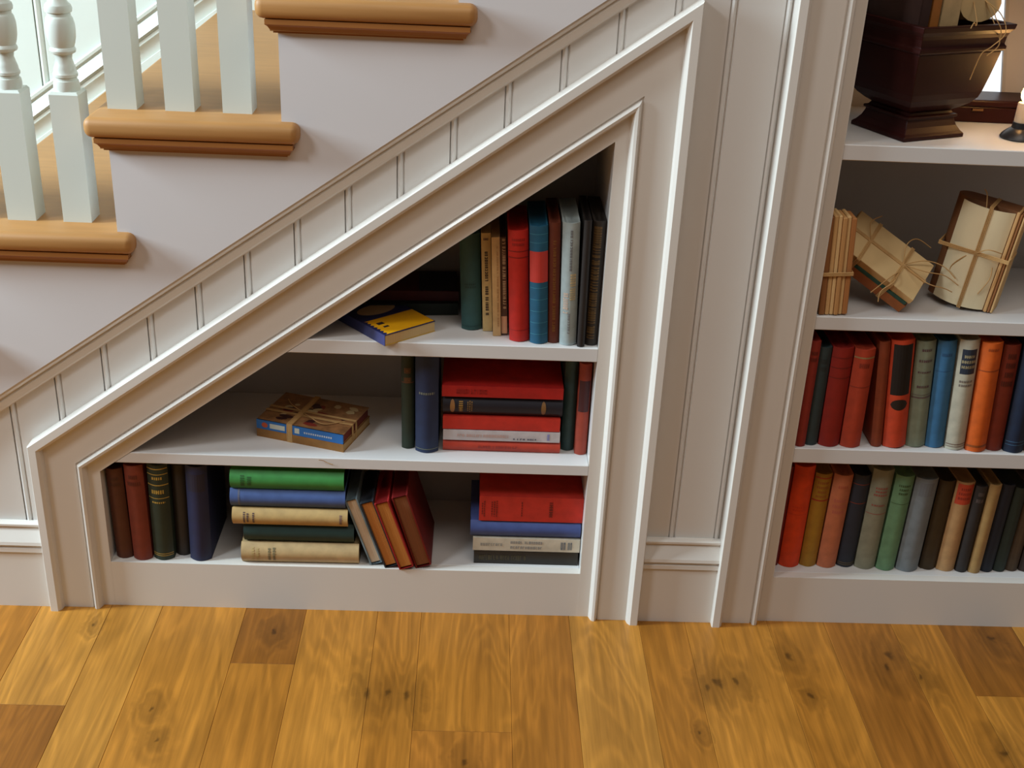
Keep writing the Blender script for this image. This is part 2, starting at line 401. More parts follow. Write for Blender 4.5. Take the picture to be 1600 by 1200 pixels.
# balusters
BP = [(0, .0195), (.004, .0195), (.010, .0195), (.016, .0185), (.0165, .0165), (.021, .0165), (.022, .0185), (.026, .0187), (.029, .017), (.034, .0165), (.040, .0145), (.048, .0122), (.055, .0135), (.0575, .0185), (.061, .0197), (.0645, .0185), (.066, .0175),
      (.072, .0195), (.080, .0212), (.090, .0218), (.100, .0214), (.108, .0195), (.110, .0185), (.111, .0172), (.116, .0172), (.117, .0195), (.122, .0203), (.127, .0190), (.131, .0150), (.139, .0122), (.146, .0140), (.150, .0190), (.156, .0208), (.162, .0190), (.166, .0140),
      (.172, .0125), (.180, .0150), (.20, .0185), (.24, .0205), (.30, .0200), (.38, .0165), (.46, .0130), (.47, .0150), (.478, .0125), (.50, .0120), (.60, .0105)]
bal0 = None
for k in range(K0, K1):
    for dx in (.015, .1023, .1896):
        x = riser_x(k)-.0005+dx; z = tread_z(k)
        if x > .44: continue
        hh = .205
        if bal0 is None:
            mb = MB(); h = .0222
            mb.rings([[(sx*q, sy*q, zz) for sx, sy in ((-1, -1), (1, -1), (1, 1), (-1, 1))] for zz, q in ((0, h), (hh-.004, h), (hh, h-.003))])
            mb.lathe([(hh-.001+a, r_) for a, r_ in BP], 20)
            bal0 = mb.build('baluster', BALW); autosmooth(bal0, 30); o = bal0
        else:
            o = bal0.copy(); COL.objects.link(o)
        us(o); o.location = (x, .0557, z)
hr = MB(); ring = []
for x in (-1.7, .458):
    zc = .906+.205+.61+.70*(x+.35)
    ring.append([(x, .0557+u, zc+w) for u, w in ((-.02, -.03), (.02, -.03), (.03, 0), (.022, .028), (-.022, .028), (-.03, 0))])
hr.rings(ring); us(hr.build('handrail', OAKT))

# wall behind the stairs with its own sloping skirt and bead boards
wb = struct(MB().box(-2.6, .46, 1.02, 1.05, 0, 2.7).build('wall_back', BALW), 'pale panelled wall on the far side of the staircase')
for k in range(-8, 12):
    x0 = -1.002-.144*2+.144*k
    if x0 > .30: break
    L = .1435
    prof = [(0, .006), (.003, .0005), (.008, -.0015), (.013, .0005), (.016, .006), (.020, 0), (L, 0), (L, .016), (0, .016)]
    n_ = len(prof); vs = []
    for tz in (0, 1):
        for u, y in prof: vs.append((x0+u, 1.003+y, (max(0, 1.30+.72*(x0+u)) if tz == 0 else 2.7)))
    autosmooth(mesh_obj('bead_board', vs, [tuple(range(n_)), tuple(range(2*n_-1, n_-1, -1))]+[(i, (i+1) % n_, n_+(i+1) % n_, n_+i) for i in range(n_)], BALW, wb), 25)
KP = [(0, .018), (0, -.004), (.003, -.006), (.009, -.005), (.010, .002), (.014, .002), (.016, -.001), (.036, -.016), (.040, -.018), (.041, -.008), (.046, -.008), (.047, -.012), (.054, -.012), (.055, -.006), (.062, -.004), (.085, .000), (.086, -.006), (.24, -.006), (.24, .018)]
# shift so the moulding's back touches the wall
KP = [(u, 1.0+y) for u, y in KP]
sk = autosmooth(sweep('baseboard_back', KP, [(-1.85, .1035+0), (.45, .1035+.72*2.30)], BALW), 25)
sk.location = (0, -.001, .0)
struct(sk, 'sloping white skirt board on the wall behind the balusters')

# ------------------------------------------------------------------ books
def book_parts(w, h, d, cover, page, rounded=True, soft=False, marks=(), parent=None):
    tk = .0012 if soft else .0026
    bul = .26*w if rounded else .0006
    N = 8
    outer = [(-w/2, d)]
    if not soft: outer += [(-w/2, bul+.010), (-w/2+.0012, bul+.006), (-w/2+.0004, bul+.0025)]
    for i in range(N+1):
        x = -w/2+w*i/N
        outer.append((x, bul*(2*x/w)**2))
    if not soft: outer += [(w/2-.0004, bul+.0025), (w/2-.0012, bul+.006), (w/2, bul+.010)]
    outer.append((w/2, d))
    inner = [(w/2-tk, d), (w/2-tk, bul+tk+.002)]
    for i in range(4+1):
        x = (w/2-tk)*(1-i/2)
        inner.append((x, bul*(2*x/w)**2+tk))
    inner += [(-w/2+tk, bul+tk+.002), (-w/2+tk, d)]
    no, ni = len(outer), len(inner)
    vs = [(x, y, z) for z in (0, h) for x, y in outer+inner]; n = no+ni; fs = []
    for i in range(n): fs.append((i, (i+1) % n, n+(i+1) % n, n+i))
    # caps as a triangulated strip between outer and inner outline
    bm = bmesh.new(); V = [bm.verts.new(v) for v in vs]
    for f in fs: bm.faces.new([V[i] for i in f])
    for base in (0, n):
        f = bm.faces.new([V[base+i] for i in range(n)])
        bmesh.ops.triangulate(bm, faces=[f], ngon_method='EAR_CLIP')
    bmesh.ops.recalc_face_normals(bm, faces=bm.faces)
    for f in bm.faces: f.smooth = True
    for e in bm.edges: e.smooth = len(e.link_faces) == 2 and e.calc_face_angle(0) < R(38)
    me = bpy.data.meshes.new('cover'); bm.to_mesh(me); bm.free(); me.materials.append(cloth(cover, .62 if not soft else .45))
    o = bpy.data.objects.new('cover', me); COL.objects.link(o); o.parent = parent
    cov = o
    e = .0008 if soft else .003
    pb = MB().box(-w/2+tk+.0002, w/2-tk-.0002, bul+tk+.001, d-e, e, h-e).build('page_block', pages(page), parent)
    # printed marks on the spine
    def patch(mb, x0, x1, z0, z1, lift=.0003):
        S = max(1, int(abs(x1-x0)/w*8)+1)
        vv = []
        for z in (z0, z1):
            for i in range(S+1):
                x = x0+(x1-x0)*i/S; vv.append((x, bul*(2*x/w)**2-lift, z))
        mb.poly(vv, [(i, i+1, S+2+i, S+1+i) for i in range(S)])
    rr = random.Random(int(w*1e5)+int(h*1e4))
    for mk in marks:
        kind, z0, z1, col = mk[:4]
        mb = MB()
        if kind == 'label':
            f = mk[4] if len(mk) > 4 else .42
            patch(mb, -w*f, w*f, z0*h, z1*h); mb.build('title_label', flat(col), cov)
        elif kind == 'band':
            patch(mb, -w*.49, w*.49, z0*h, z1*h, .00035); mb.build('spine_band', flat(col), cov)
        elif kind == 'oval':
            c = ((z0+z1)/2*h); rz = (z1-z0)/2*h; vv = []; nn_ = 12
            for i in range(nn_+1):
                x = -.36*w+.72*w*i/nn_; zz_ = rz*math.sqrt(max(0, 1-(2*i/nn_-1)**2)); yy_ = bul*(2*x/w)**2-.0005
                vv += [(x, yy_, c-zz_-1e-5), (x, yy_, c+zz_+1e-5)]
            mb.poly(vv, [(2*i, 2*i+2, 2*i+3, 2*i+1) for i in range(nn_)]); mb.build('title_label', flat(col), cov)
        elif kind == 'text':      # lines of small raised lettering across the spine
            rows = mk[4]; hw = w*.34
            for r_ in range(rows):
                zc = h*(z1-(z1-z0)*(r_+.5)/rows); hz = h*(z1-z0)/rows*.28
                x = -hw*rr.uniform(.7, 1); xe_ = -x
                while x < xe_:
                    lw = w*rr.uniform(.04, .085); patch(mb, x, min(x+lw, xe_), zc-hz, zc+hz, .0005)
                    if rr.random() < .4: patch(mb, x, min(x+lw*1.8, xe_), zc-hz*.3, zc+hz*.25, .0005)
                    x += lw+w*.035
            mb.build('spine_lettering', flat(col), cov)
        elif kind == 'vtext':     # a title running along the spine
            xo = mk[4] if len(mk) > 4 else 0; hw = w*(mk[5] if len(mk) > 5 else .14); z = z0*h
            while z < z1*h:
                lw = rr.uniform(.0022, .0042)
                patch(mb, w*xo-hw, w*xo+hw, z, z+lw*.42, .0005)
                if rr.random() < .6: patch(mb, w*xo-hw, w*xo-hw*.5, z, z+lw*.9, .0005)
                if rr.random() < .5: patch(mb, w*xo+hw*.5, w*xo+hw, z, z+lw*.9, .0005)
                if rr.random() < .6: patch(mb, w*xo-hw, w*xo+hw, z+lw*.6, z+lw, .0005)
                z += lw+.0012
                if rr.random() < .1: z += .003
            mb.build('spine_lettering', flat(col), cov)
def upright(xc, y, z, w, h, lean, cover, label, group, page=(196, 168, 112), d=.135, rounded=True, soft=False, marks=(), yaw=0):
    a = R(lean)
    # bottom corner rests on the shelf when the book leans
    root = empty('book', (xc, y, z+abs(math.sin(a))*w/2+.0004), (0, a, R(yaw)))
    tag(root, label, 'book', group)
    book_parts(w, h, d, cover, page, rounded, soft, marks, root); return root
def lying(x0, x1, y, z0, z1, cover, label, group, page=(196, 168, 112), d=.135, rounded=True, soft=False, marks=(), yaw=0, tilt=0):
    t_ = z1-z0-.0008
    root = empty('book', (x0, y, (z0+z1)/2), (0, math.pi/2+R(tilt), R(yaw)))
    tag(root, label, 'book', group)
    book_parts(t_, x1-x0, d, cover, page, rounded, soft, marks, root); return root

G = 'books standing at the left of the bottom shelf under the stairs'
GOLD = (176, 142, 62)
upright(-.6125, .020, ZP, .029, .184, -1.0, (104, 52, 30), 'brown cloth book, first from the left end on the lowest understairs shelf', G, marks=[('text', .80, .92, (70, 34, 20), 2)])
upright(-.5790, .015, ZP, .033, .194, -.5, (130, 52, 36), 'russet cloth book standing between the brown book and the gold-banded book', G, marks=[('text', .78, .92, (92, 34, 26), 2)])
upright(-.5418, .017, ZP, .036, .196, .5, (46, 60, 44), 'dark green book with gold bands and gold lettering on its spine', G,
        marks=[('band', .955, .965, GOLD), ('band', .90, .908, GOLD), ('text', .84, .89, GOLD, 1), ('band', .79, .80, GOLD), ('text', .69, .76, GOLD, 1), ('band', .655, .662, GOLD), ('text', .60, .63, GOLD, 1), ('band', .065, .072, GOLD), ('band', .045, .052, GOLD)])
upright(-.5100, .034, ZP, .026, .188, .8, (52, 44, 38), 'narrow dark brown book squeezed beside the navy book, lowest understairs shelf', G)
upright(-.4760, .017, ZP, .038, .195, 1.0, (34, 42, 84), 'thick navy blue book at the right end of the left-hand row, lowest understairs shelf', G, d=.15, page=(190, 170, 140), marks=[('label', .74, .92, (24, 26, 50), .4)])
G = 'books lying in the left stack on the bottom shelf under the stairs'
lying(-.4004, -.190, .0105, ZP, .1365, (206, 176, 126), 'cream cloth book at the bottom of the left stack, corner frayed, on the lowest shelf', G, marks=[('text', .22, .30, (120, 110, 80), 2), ('text', .08, .16, (190, 165, 110), 2)], yaw=.6)
lying(-.3950, -.1985, .016, .1372, .1760, (36, 70, 66), 'dark teal book second from the bottom of the left stack', G)
lying(-.4120, -.2085, .008, .1766, .2110, (206, 172, 112), 'tan cloth book in the middle of the left stack with small dark title', G, marks=[('text', .09, .15, (90, 70, 70), 2), ('text', .17, .20, (90, 70, 70), 1), ('text', .92, .96, (120, 90, 90), 1)])
lying(-.4145, -.2125, .012, .2116, .2480, (74, 100, 158), 'mid blue cloth book under the green one in the left stack', G, marks=[('band', .07, .085, (96, 100, 120))])
lying(-.4123, -.2140, .010, .2486, .2870, (62, 146, 70), 'bright green book on top of the left stack, lowest shelf', G, marks=[('text', .08, .20, (40, 92, 44), 2)])
# leaning books with fore-edges to the front
def leaning(x, y, w, h, d, lean, cover, page, label, soft=False, z=ZP, yaw=0):
    a = R(lean)
    root = empty('book', (x, y, z+abs(math.sin(a))*w/2+.0005), (0, a, R(yaw))); tag(root, label, 'book', 'books leaning in the middle of the bottom shelf under the stairs')
    holder = []
    before = set(COL.objects)
    book_parts(w, h, d, cover, page, True, soft, (), root)
    for ob in set(COL.objects)-before:   # turn it round so that the fore-edge faces the room
        ob.matrix_local = Matrix.Rotation(math.pi, 4, 'Z') @ Matrix.Translation((0, -d, 0))
    return root
leaning(-.1590, .019, .0225, .140, .120, -18.4, (128, 150, 160), (214, 190, 160), 'thin grey-blue book with pinkish page edges leaning on the left stack')
leaning(-.1310, .011, .0250, .140, .120, -18.4, (44, 48, 56), (190, 120, 52), 'black-covered book with tan page edges, second of the leaning books')
leaning(-.1035, .006, .0265, .143, .120, -18.3, (158, 24, 22), (190, 122, 52), 'red book with tan page edges, third of the leaning books')
leaning(-.0730, .013, .0290, .152, .150, -17.0, (120, 12, 10), (130, 76, 40), 'larger dark red book at the right of the leaning group, red cover showing')
G = 'books lying in the right stack on the bottom shelf under the stairs'
lying(.0176, .208, .034, ZP, .1215, (50, 44, 36), 'black book at the bottom of the right stack beside the frame', G, rounded=False, soft=True, marks=[('vtext', .05, .5, (74, 66, 42), 0, .2)])
lying(.0151, .210, .034, .1221, .1500, (214, 202, 180), 'white paperback with grey title in the right stack, second from bottom', G, rounded=False, soft=True,
      marks=[('vtext', .07, .26, (150, 148, 140), 0, .1), ('vtext', .35, .64, (140, 138, 134), -.2, .1), ('vtext', .35, .64, (140, 138, 134), .2, .1), ('vtext', .82, .93, (110, 116, 120), 0, .3)])
lying(.0095, .2095, .032, .1506, .1840, (70, 88, 148), 'dusty blue cloth book below the large red one in the right stack', G, d=.15)
lying(.0244, .2110, .036, .1846, .2360, (206, 50, 36), 'thick bright red book on top of the right stack, lowest shelf', G, d=.15, rounded=False, marks=[('text', .02, .06, (120, 26, 22), 2), ('text', .11, .18, (120, 26, 22), 3), ('text', .40, .42, (120, 26, 22), 1), ('text', .66, .72, (110, 26, 22), 1)])
# ---- middle understairs shelf
G = 'books at the right of the middle shelf under the stairs'
upright(-.1050, .050, ZS1, .022, .178, -.6, (46, 62, 44), 'dark green book standing left of the navy book, middle understairs shelf', G, marks=[('text', .7, .9, (110, 70, 40), 2), ('band', .72, .726, (120, 60, 40))])
upright(-.0715, .036, ZS1, .040, .186, -.6, (38, 56, 96), 'navy blue book standing left of the lying red stack, middle shelf', G, marks=[('text', .60, .64, (120, 124, 110), 1), ('band', .035, .042, (110, 114, 96))])
lying(-.0435, .1625, .045, ZS1, .3425, (196, 62, 38), 'faded red book at the bottom of the stack on the middle shelf', G, marks=[('vtext', .3, .62, (150, 50, 40), 0, .12)])
lying(-.0435, .1610, .045, .3431, .3635, (206, 196, 196), 'white paperback between red books, middle shelf stack', G, soft=True, rounded=False, marks=[('vtext', .12, .55, (196, 160, 150), 0, .14), ('vtext', .60, .80, (80, 80, 96), .25, .08), ('text', .88, .92, (140, 140, 190), 1)])
lying(-.0445, .1600, .046, .3641, .3897, (206, 46, 30), 'plain red book under the black one in the middle shelf stack', G, rounded=False)
lying(-.0450, .1625, .045, .3903, .4275, (30, 26, 40), 'thick black book with gold ornaments in the middle shelf stack', G, marks=[('oval', .06, .10, (150, 104, 56)), ('text', .12, .18, (150, 112, 50), 1), ('text', .20, .25, (128, 92, 44), 3), ('oval', .82, .86, (130, 92, 50))])
lying(-.0470, .1618, .044, .4281, .4500, (190, 28, 24), 'red book on top of the stack on the middle shelf', G, rounded=False, d=.15, marks=[('vtext', .12, .38, (150, 24, 26), 0, .2)])
upright(.1762, .060, ZS1, .0225, .174, -.3, (54, 84, 82), 'dark teal book between the lying stack and the red-brown book', G)
upright(.1990, .046, ZS1, .0210, .176, -.3, (168, 66, 46), 'red-brown book with dark label against the frame, middle shelf', G, marks=[('label', .48, .82, (70, 30, 34), .44)])
# ---- top understairs shelf
G = 'books standing on the top shelf under the stairs'
upright(.0004, .067, ZS2, .034, .170, -2.8, (58, 104, 102), 'tall teal book, leftmost standing on the top understairs shelf', G, marks=[('band', .035, .045, (34, 66, 66)), ('text', .44, .50, (34, 66, 66), 2)])
upright(.0275, .066, ZS2, .0158, .174, -2.9, (216, 184, 124), 'slim cream paperback with dark vertical title beside the teal book', G, soft=True, rounded=False, marks=[('vtext', .17, .36, (62, 48, 40), 0, .16), ('vtext', .38, .47, (62, 48, 40), 0, .16), ('vtext', .52, .80, (62, 48, 40), 0, .16), ('text', .92, .96, (90, 60, 60), 1)])
upright(.0432, .047, ZS2, .0135, .174, -2.9, (212, 170, 114), 'slim tan paperback with faint mottled spine on the top shelf', G, soft=True, rounded=False, marks=[('vtext', .1, .9, (176, 134, 84), .2, .1)])
upright(.0560, .051, ZS2, .0105, .173, -3.1, (104, 74, 58), 'thinnest brown paperback with pale speckled lettering next to the red book', G, soft=True, rounded=False, marks=[('vtext', .28, .98, (190, 156, 116), .1, .24), ('label', .02, .2, (206, 160, 118), .45)])
upright(.0805, .025, ZS2, .033, .193, -3.1, (200, 34, 22), 'bright red cloth book standing on the top understairs shelf', G, marks=[('band', .815, .822, (120, 20, 18)), ('band', .76, .767, (120, 20, 18)), ('text', .86, .94, (150, 26, 22), 2), ('band', .1, .106, (150, 26, 22))])
upright(.1130, .019, ZS2, .0295, .204, -3.0, (28, 96, 128), 'blue book with a wide red band on its spine, top shelf', G, page=(150, 60, 50), marks=[('label', .53, .79, (196, 58, 50), .5)]+[('band', a, a+.005, (60, 130, 150)) for a in (.08, .18, .28, .38, .48, .86, .93)])
upright(.1375, .025, ZS2, .0185, .209, -2.6, (108, 46, 26), 'narrow brown leather book between the blue and the pale grey one', G, marks=[('vtext', .1, .85, (130, 84, 36), 0, .12)])
upright(.1612, .017, ZS2, .0280, .212, -1.9, (172, 186, 186), 'pale blue-grey book with vertical title on the top shelf', G, page=(170, 152, 84), marks=[('vtext', .62, .93, (120, 120, 122), .02, .07), ('vtext', .10, .26, (130, 130, 130), 0, .07), ('vtext', .27, .44, (206, 180, 160), -.22, .13), ('vtext', .38, .60, (206, 190, 150), .18, .17)])
upright(.1824, .012, ZS2, .0124, .219, -.7, (38, 30, 28), 'thin black book with pale top edge beside the grey one', G, page=(206, 172, 126))
upright(.2000, .020, ZS2, .0210, .216, -.15, (52, 44, 38), 'dark brown book with faded gold lettering against the right side, top shelf', G, marks=[('vtext', .06, .95, (100, 76, 42), -.1, .3)])
# ---- right bookcase, upper full shelf
G = 'books in the second row of the right-hand bookcase'
Z = RZ[1]
for a in [(.5765, .014, .018, .199, -.3, (150, 44, 34), 'dark red book at the left end of the second row, right-hand bookcase', [('text', .8, .92, (100, 30, 26), 2)]),
          (.5965, .020, .0235, .186, -.4, (54, 74, 78), 'dark slate book second from the left in the second row', [('text', .75, .9, (40, 52, 56), 2)]),
          (.6285, .016, .0360, .187, -.8, (150, 30, 22), 'deep red book with raised bands, third in the second row', [('band', .90, .905, (100, 24, 20)), ('band', .80, .806, (100, 24, 20)), ('band', .70, .706, (100, 24, 20))]),
          (.6660, .015, .0350, .186, -1.0, (184, 64, 38), 'rusty red book with worn pale top, beside the dark gap of the second row', [('band', .91, .925, (150, 120, 80)), ('text', .80, .88, (130, 44, 30), 1), ('band', .62, .626, (130, 44, 30))]),
          (.7130, .021, .0185, .199, -5.4, (140, 60, 30), 'narrow rust brown book left of the black-labelled orange book', []),
          (.7445, .017, .0400, .203, -5.6, (206, 68, 34), 'orange book with a large black panel and black oval on its spine', [('label', .50, .965, (14, 12, 14), .40), ('oval', .36, .46, (30, 20, 18))]),
          (.7835, .023, .0335, .201, -5.0, (136, 146, 124), 'grey-green book with dark maroon title lines in the second row', [('text', .90, .94, (92, 70, 74), 1), ('text', .80, .84, (92, 70, 74), 1), ('text', .70, .73, (92, 70, 74), 1), ('text', .56, .60, (92, 70, 74), 1), ('band', .50, .505, (100, 88, 86)), ('band', .47, .485, (100, 88, 86))]),
          (.8175, .023, .0325, .203, -4.4, (58, 116, 160), 'sky blue cloth book in the second row of the right-hand bookcase', [('band', .72, .725, (44, 88, 130)), ('text', .85, .9, (44, 88, 130), 1)]),
          (.8515, .017, .0340, .208, -3.9, (196, 192, 172), 'off-white book with dark blue title label in the second row', [('label', .70, .92, (36, 48, 64), .36), ('text', .74, .88, (150, 140, 110), 3), ('text', .58, .65, (120, 112, 104), 2), ('band', .045, .055, (128, 110, 96)), ('band', .025, .032, (128, 110, 96))]),
          (.8870, .012, .0355, .206, -3.4, (218, 98, 28), 'bright orange cloth book in the second row, right-hand bookcase', [('text', .92, .96, (150, 66, 26), 1), ('band', .745, .755, (150, 66, 26)), ('band', .04, .06, (140, 70, 26))]),
          (.9210, .019, .0290, .201, -2.6, (128, 42, 22), 'dark rusty red book between the orange and the navy one', [('text', .6, .94, (80, 26, 18), 4)]),
          (.9545, .013, .0350, .205, -2.1, (20, 44, 74), 'dark navy book at the right edge of the picture, second row', [('band', .10, .105, (60, 100, 130)), ('band', .07, .075, (60, 100, 130))]),
          (.9880, .018, .0300, .200, -1.8, (90, 60, 40), 'brown book just beyond the navy book in the second row', []),
          (1.0200, .018, .0300, .196, -1.5, (60, 84, 60), 'green book further right in the second row', []),
          (1.0520, .018, .0310, .203, -1.0, (150, 120, 70), 'tan book at the far right of the second row', [])]:
    upright(a[0], a[1], Z, a[2], a[3], a[4], a[5], a[6], G, marks=a[7], d=.15)
G = 'books in the bottom row of the right-hand bookcase'
Z = RZ[0]
for a in [(.5755, .046, .0125, .210, .2, (120, 24, 20), 'thin dark red book squeezed against the side at the left of the bottom row', []),
          (.6025, .041, .0375, .213, .3, (240, 72, 22), 'bright orange-red book, tallest at the left of the bottom row', [('text', .56, .62, (214, 58, 20), 2), ('band', .53, .535, (206, 56, 20))]),
          (.6385, .045, .0305, .197, .6, (178, 130, 36), 'ochre book with red title band in the bottom row', [('band', .95, .965, (170, 70, 30)), ('band', .715, .73, (160, 50, 30)), ('text', .74, .93, (156, 90, 34), 4)]),
          (.6730, .042, .0350, .197, .8, (206, 120, 82), 'salmon pink cloth book between the ochre and the navy book', [('text', .85, .9, (186, 96, 70), 1), ('text', .58, .76, (186, 100, 80), 3)]),
          (.7090, .046, .0310, .196, .7, (48, 56, 72), 'navy book with thin red lines, bottom row', [('band', .90, .906, (140, 60, 40)), ('band', .70, .706, (140, 60, 40)), ('band', .045, .05, (120, 100, 60)), ('band', .025, .03, (120, 100, 60))]),
          (.7450, .041, .0380, .210, .4, (150, 150, 128), 'tall grey cloth book with faint red title, bottom row', [('text', .74, .84, (156, 86, 78), 3), ('text', .64, .67, (150, 90, 80), 1), ('band', .565, .572, (150, 90, 80))]),
          (.7825, .038, .0340, .201, .9, (112, 156, 116), 'pale green cloth book in the bottom row', [('text', .80, .92, (64, 92, 60), 3), ('band', .71, .716, (70, 100, 66))]),
          (.8230, .036, .0410, .197, .8, (128, 136, 140), 'blue-grey cloth book with rubbed spine right of the pale green one', [('label', .82, .96, (110, 116, 122), .3)]),
          (.8640, .045, .0300, .190, .7, (76, 58, 28), 'dark olive brown book in the bottom row', []),
          (.8970, .041, .0340, .190, .6, (196, 152, 102), 'tan book with red title label in the bottom row', [('label', .76, .98, (196, 70, 44), .42), ('text', .80, .95, (150, 50, 36), 3)]),
          (.9255, .039, .0215, .184, .6, (56, 52, 52), 'charcoal book with pale top edge, bottom row', [('text', .8, .95, (90, 80, 78), 2)]),
          (.9490, .037, .0220, .189, .6, (176, 140, 86), 'narrow tan book between two dark ones in the bottom row', []),
          (.9740, .042, .0235, .187, 1.0, (28, 36, 52), 'black-blue book right of the narrow tan one, bottom row', []),
          (.9990, .044, .0225, .180, 1.1, (42, 56, 46), 'dark green book near the right edge of the bottom row', []),
          (1.0235, .047, .0225, .179, 1.2, (92, 70, 46), 'brown book at the right edge of the bottom row', []),
          (1.0520, .045, .0300, .186, .9, (60, 40, 30), 'very dark brown book beyond the right edge, bottom row', [])]:
    upright(a[0], a[1], Z, a[2], a[3], a[4], a[5], a[6], G, marks=a[7], d=.15, page=(150, 150, 120))

# ------------------------------------------------------------------ yellow and blue paperback, dark books behind it
def frame_obj(name, loc, xdir, zdir, parent=None):
    x = Vector(xdir).normalized(); z = Vector(zdir); z = (z-x*z.dot(x)).normalized(); y = z.cross(x)
    o = empty(name, (0, 0, 0)); m_ = Matrix((x, y, z)).transposed().to_4x4(); m_.translation = Vector(loc); o.matrix_world = m_
    return o
# lies flat: local x along the short front edge, local y along the long side
pb = frame_obj('book', (-.140, -.008, ZS2), (.080, .068, 0), (0, 0, 1))
tag(pb, 'yellow and dark blue paperback with a pale oval lying flat on the top understairs shelf', 'book')
LWX, LWY, TH = .104, .146, .019
MB().box(0.001, LWX-.001, .001, LWY-.001, .001, TH-.001).build('page_block', pages((214, 184, 128)), pb)
MB().box(0, LWX, 0, LWY, 0, .0009).build('back_cover', flat((206, 170, 60)), pb)
MB().box(0, LWX, 0, LWY, TH-.001, TH).build('front_cover', flat((36, 40, 84), .4), pb)
MB().box(-.0008, .0, 0, LWY, 0, TH).build('spine', flat((54, 60, 110), .4), pb)
zz = []; nz = 7
for i in range(nz*2+1): zz.append((.004+(.005 if i % 2 else 0), .002+i*.062/(nz*2)))
poly_ = zz+[(LWX-.001, .064), (LWX-.001, .002)]
mb = MB(); nn = len(poly_); mb.poly([(x, y, TH+.0003) for x, y in poly_], [tuple(range(nn))]); mb.build('yellow_panel', flat((236, 172, 22), .4), pb)
mb = MB(); mb.poly([(.052+.037*math.cos(a*math.pi/14), .098+.020*math.sin(a*math.pi/14), TH+.0004) for a in range(28)], [tuple(range(28))]); mb.build('oval_panel', flat((182, 158, 122), .4), pb)
mb = MB()
mb.box(.016, .028, .040, .048, TH+.0003, TH+.0008); mb.box(.018, .028, .026, .031, TH+.0003, TH+.0008)
mb.build('printed_figure', flat((40, 34, 40)), pb)
mb = MB(); rr = random.Random(5)
for i in range(7):
    x = .016+i*.011; mb.box(x, x+.003, .126, .138, TH+.0003, TH+.0007); mb.box(x, x+.007, .131, .134, TH+.0003, TH+.0007)
mb.build('title_lettering', flat((120, 112, 76)), pb)
r0 = frame_obj('book', (-.175, .120, ZS2), (1, .10, 0), (0, 0, 1)); tag(r0, 'dark green-black book lying at the back of the top shelf, under a red one', 'book')
r1 = empty('x', (0, 0, 0)); bpy.data.objects.remove(r1)
MB().box(.002, .150, .002, .098, .002, .020).build('page_block', pages((120, 80, 60)), r0)
c = MB(); c.box(0, .152, 0, .10, 0, .002).box(0, .152, 0, .10, .020, .022).box(0, .152, -.002, 0, 0, .022); c.build('cover', cloth((26, 40, 34)), r0)
r0 = frame_obj('book', (-.172, .136, ZS2+.0225), (1, .06, 0), (0, 0, 1)); tag(r0, 'dark red and navy book lying on the green-black one in the shadow at the back', 'book')
MB().box(.002, .146, .002, .092, .002, .016).build('page_block', pages((120, 70, 60)), r0)
c = MB(); c.box(0, .148, 0, .094, 0, .002).box(0, .148, 0, .094, .016, .018).box(0, .148, -.002, 0, 0, .018); c.build('cover', cloth((96, 24, 26)), r0)
MB().box(.080, .148, .001, .094, .0181, .0186).build('navy_panel', flat((26, 30, 50)), r0)

# ------------------------------------------------------------------ bundles tied with raffia
def strand(mb, pts, rad=.0009):
    P = [Vector(p) for p in pts]; out = []
    for i in range(len(P)-1):
        a = P[max(i-1, 0)]; b_ = P[i]; c_ = P[i+1]; d_ = P[min(i+2, len(P)-1)]
        for s in range(6):
            t_ = s/6
            out.append(.5*((2*b_)+(-a+c_)*t_+(2*a-5*b_+4*c_-d_)*t_*t_+(-a+3*b_-3*c_+d_)*t_**3))
    out.append(P[-1]); mb.tube(out, rad, 5)
def wrap(mb, x0, x1, y0, y1, z0, z1, axis, at, rad=.0010, g=.0006):
    """a strand round a box, in the plane across `axis` at position `at`"""
    for k_ in range(3):
        o_ = (k_-1)*.0022
        if axis == 'x': p = [(at+o_, y0-g, z0-g), (at+o_, y1+g, z0-g), (at+o_, y1+g, z1+g), (at+o_, y0-g, z1+g), (at+o_, y0-g, z0-g)]
        elif axis == 'y': p = [(x0-g, at+o_, z0-g), (x1+g, at+o_, z0-g), (x1+g, at+o_, z1+g), (x0-g, at+o_, z1+g), (x0-g, at+o_, z0-g)]
        else: p = [(x0-g, y0-g, at+o_), (x1+g, y0-g, at+o_), (x1+g, y1+g, at+o_), (x0-g, y1+g, at+o_), (x0-g, y0-g, at+o_)]
        q = []
        for i in range(4):
            for s in range(4): q.append(Vector(p[i]).lerp(Vector(p[i+1]), s/4))
        q.append(Vector(p[4])); mb.tube(q, rad, 5)
# (a) two paperbacks on the middle understairs shelf; local x along the spine
b1 = frame_obj('book_bundle', (-.374, .083, ZS1), (.158, -.052, 0), (0, 0, 1))
tag(b1, 'two old paperbacks tied with raffia lying on the middle understairs shelf', 'book bundle')
BL, BW = .166, .115
MB().box(.002, BL, .002, BW, .0008, .0148).build('page_block', pages((196, 158, 104)), b1)
c = MB(); c.box(0, BL+.001, 0, BW+.001, 0, .0008).box(0, BL+.001, 0, BW+.001, .0148, .0156).box(0, BL+.001, -.0008, .0, 0, .0156); c.build('lower_cover', mottled('worn_brown_print', lin(150, 104, 48), .6, .6, 30, .1), b1)
MB().box(.002, BL-.002, .003, BW-.002, .0165, .0325).build('page_block', pages((120, 44, 30)), b1)
c = MB(); c.box(0, BL, .001, BW, .0158, .0166).box(0, BL, .001, BW, .0325, .0333); c.build('upper_cover', mottled('worn_picture_cover', lin(150, 108, 70), .45, .9, 75, .1), b1)
MB().box(0, BL, -.0004, .0026, .0158, .0333).build('blue_spine', flat((28, 108, 184), .4), b1)
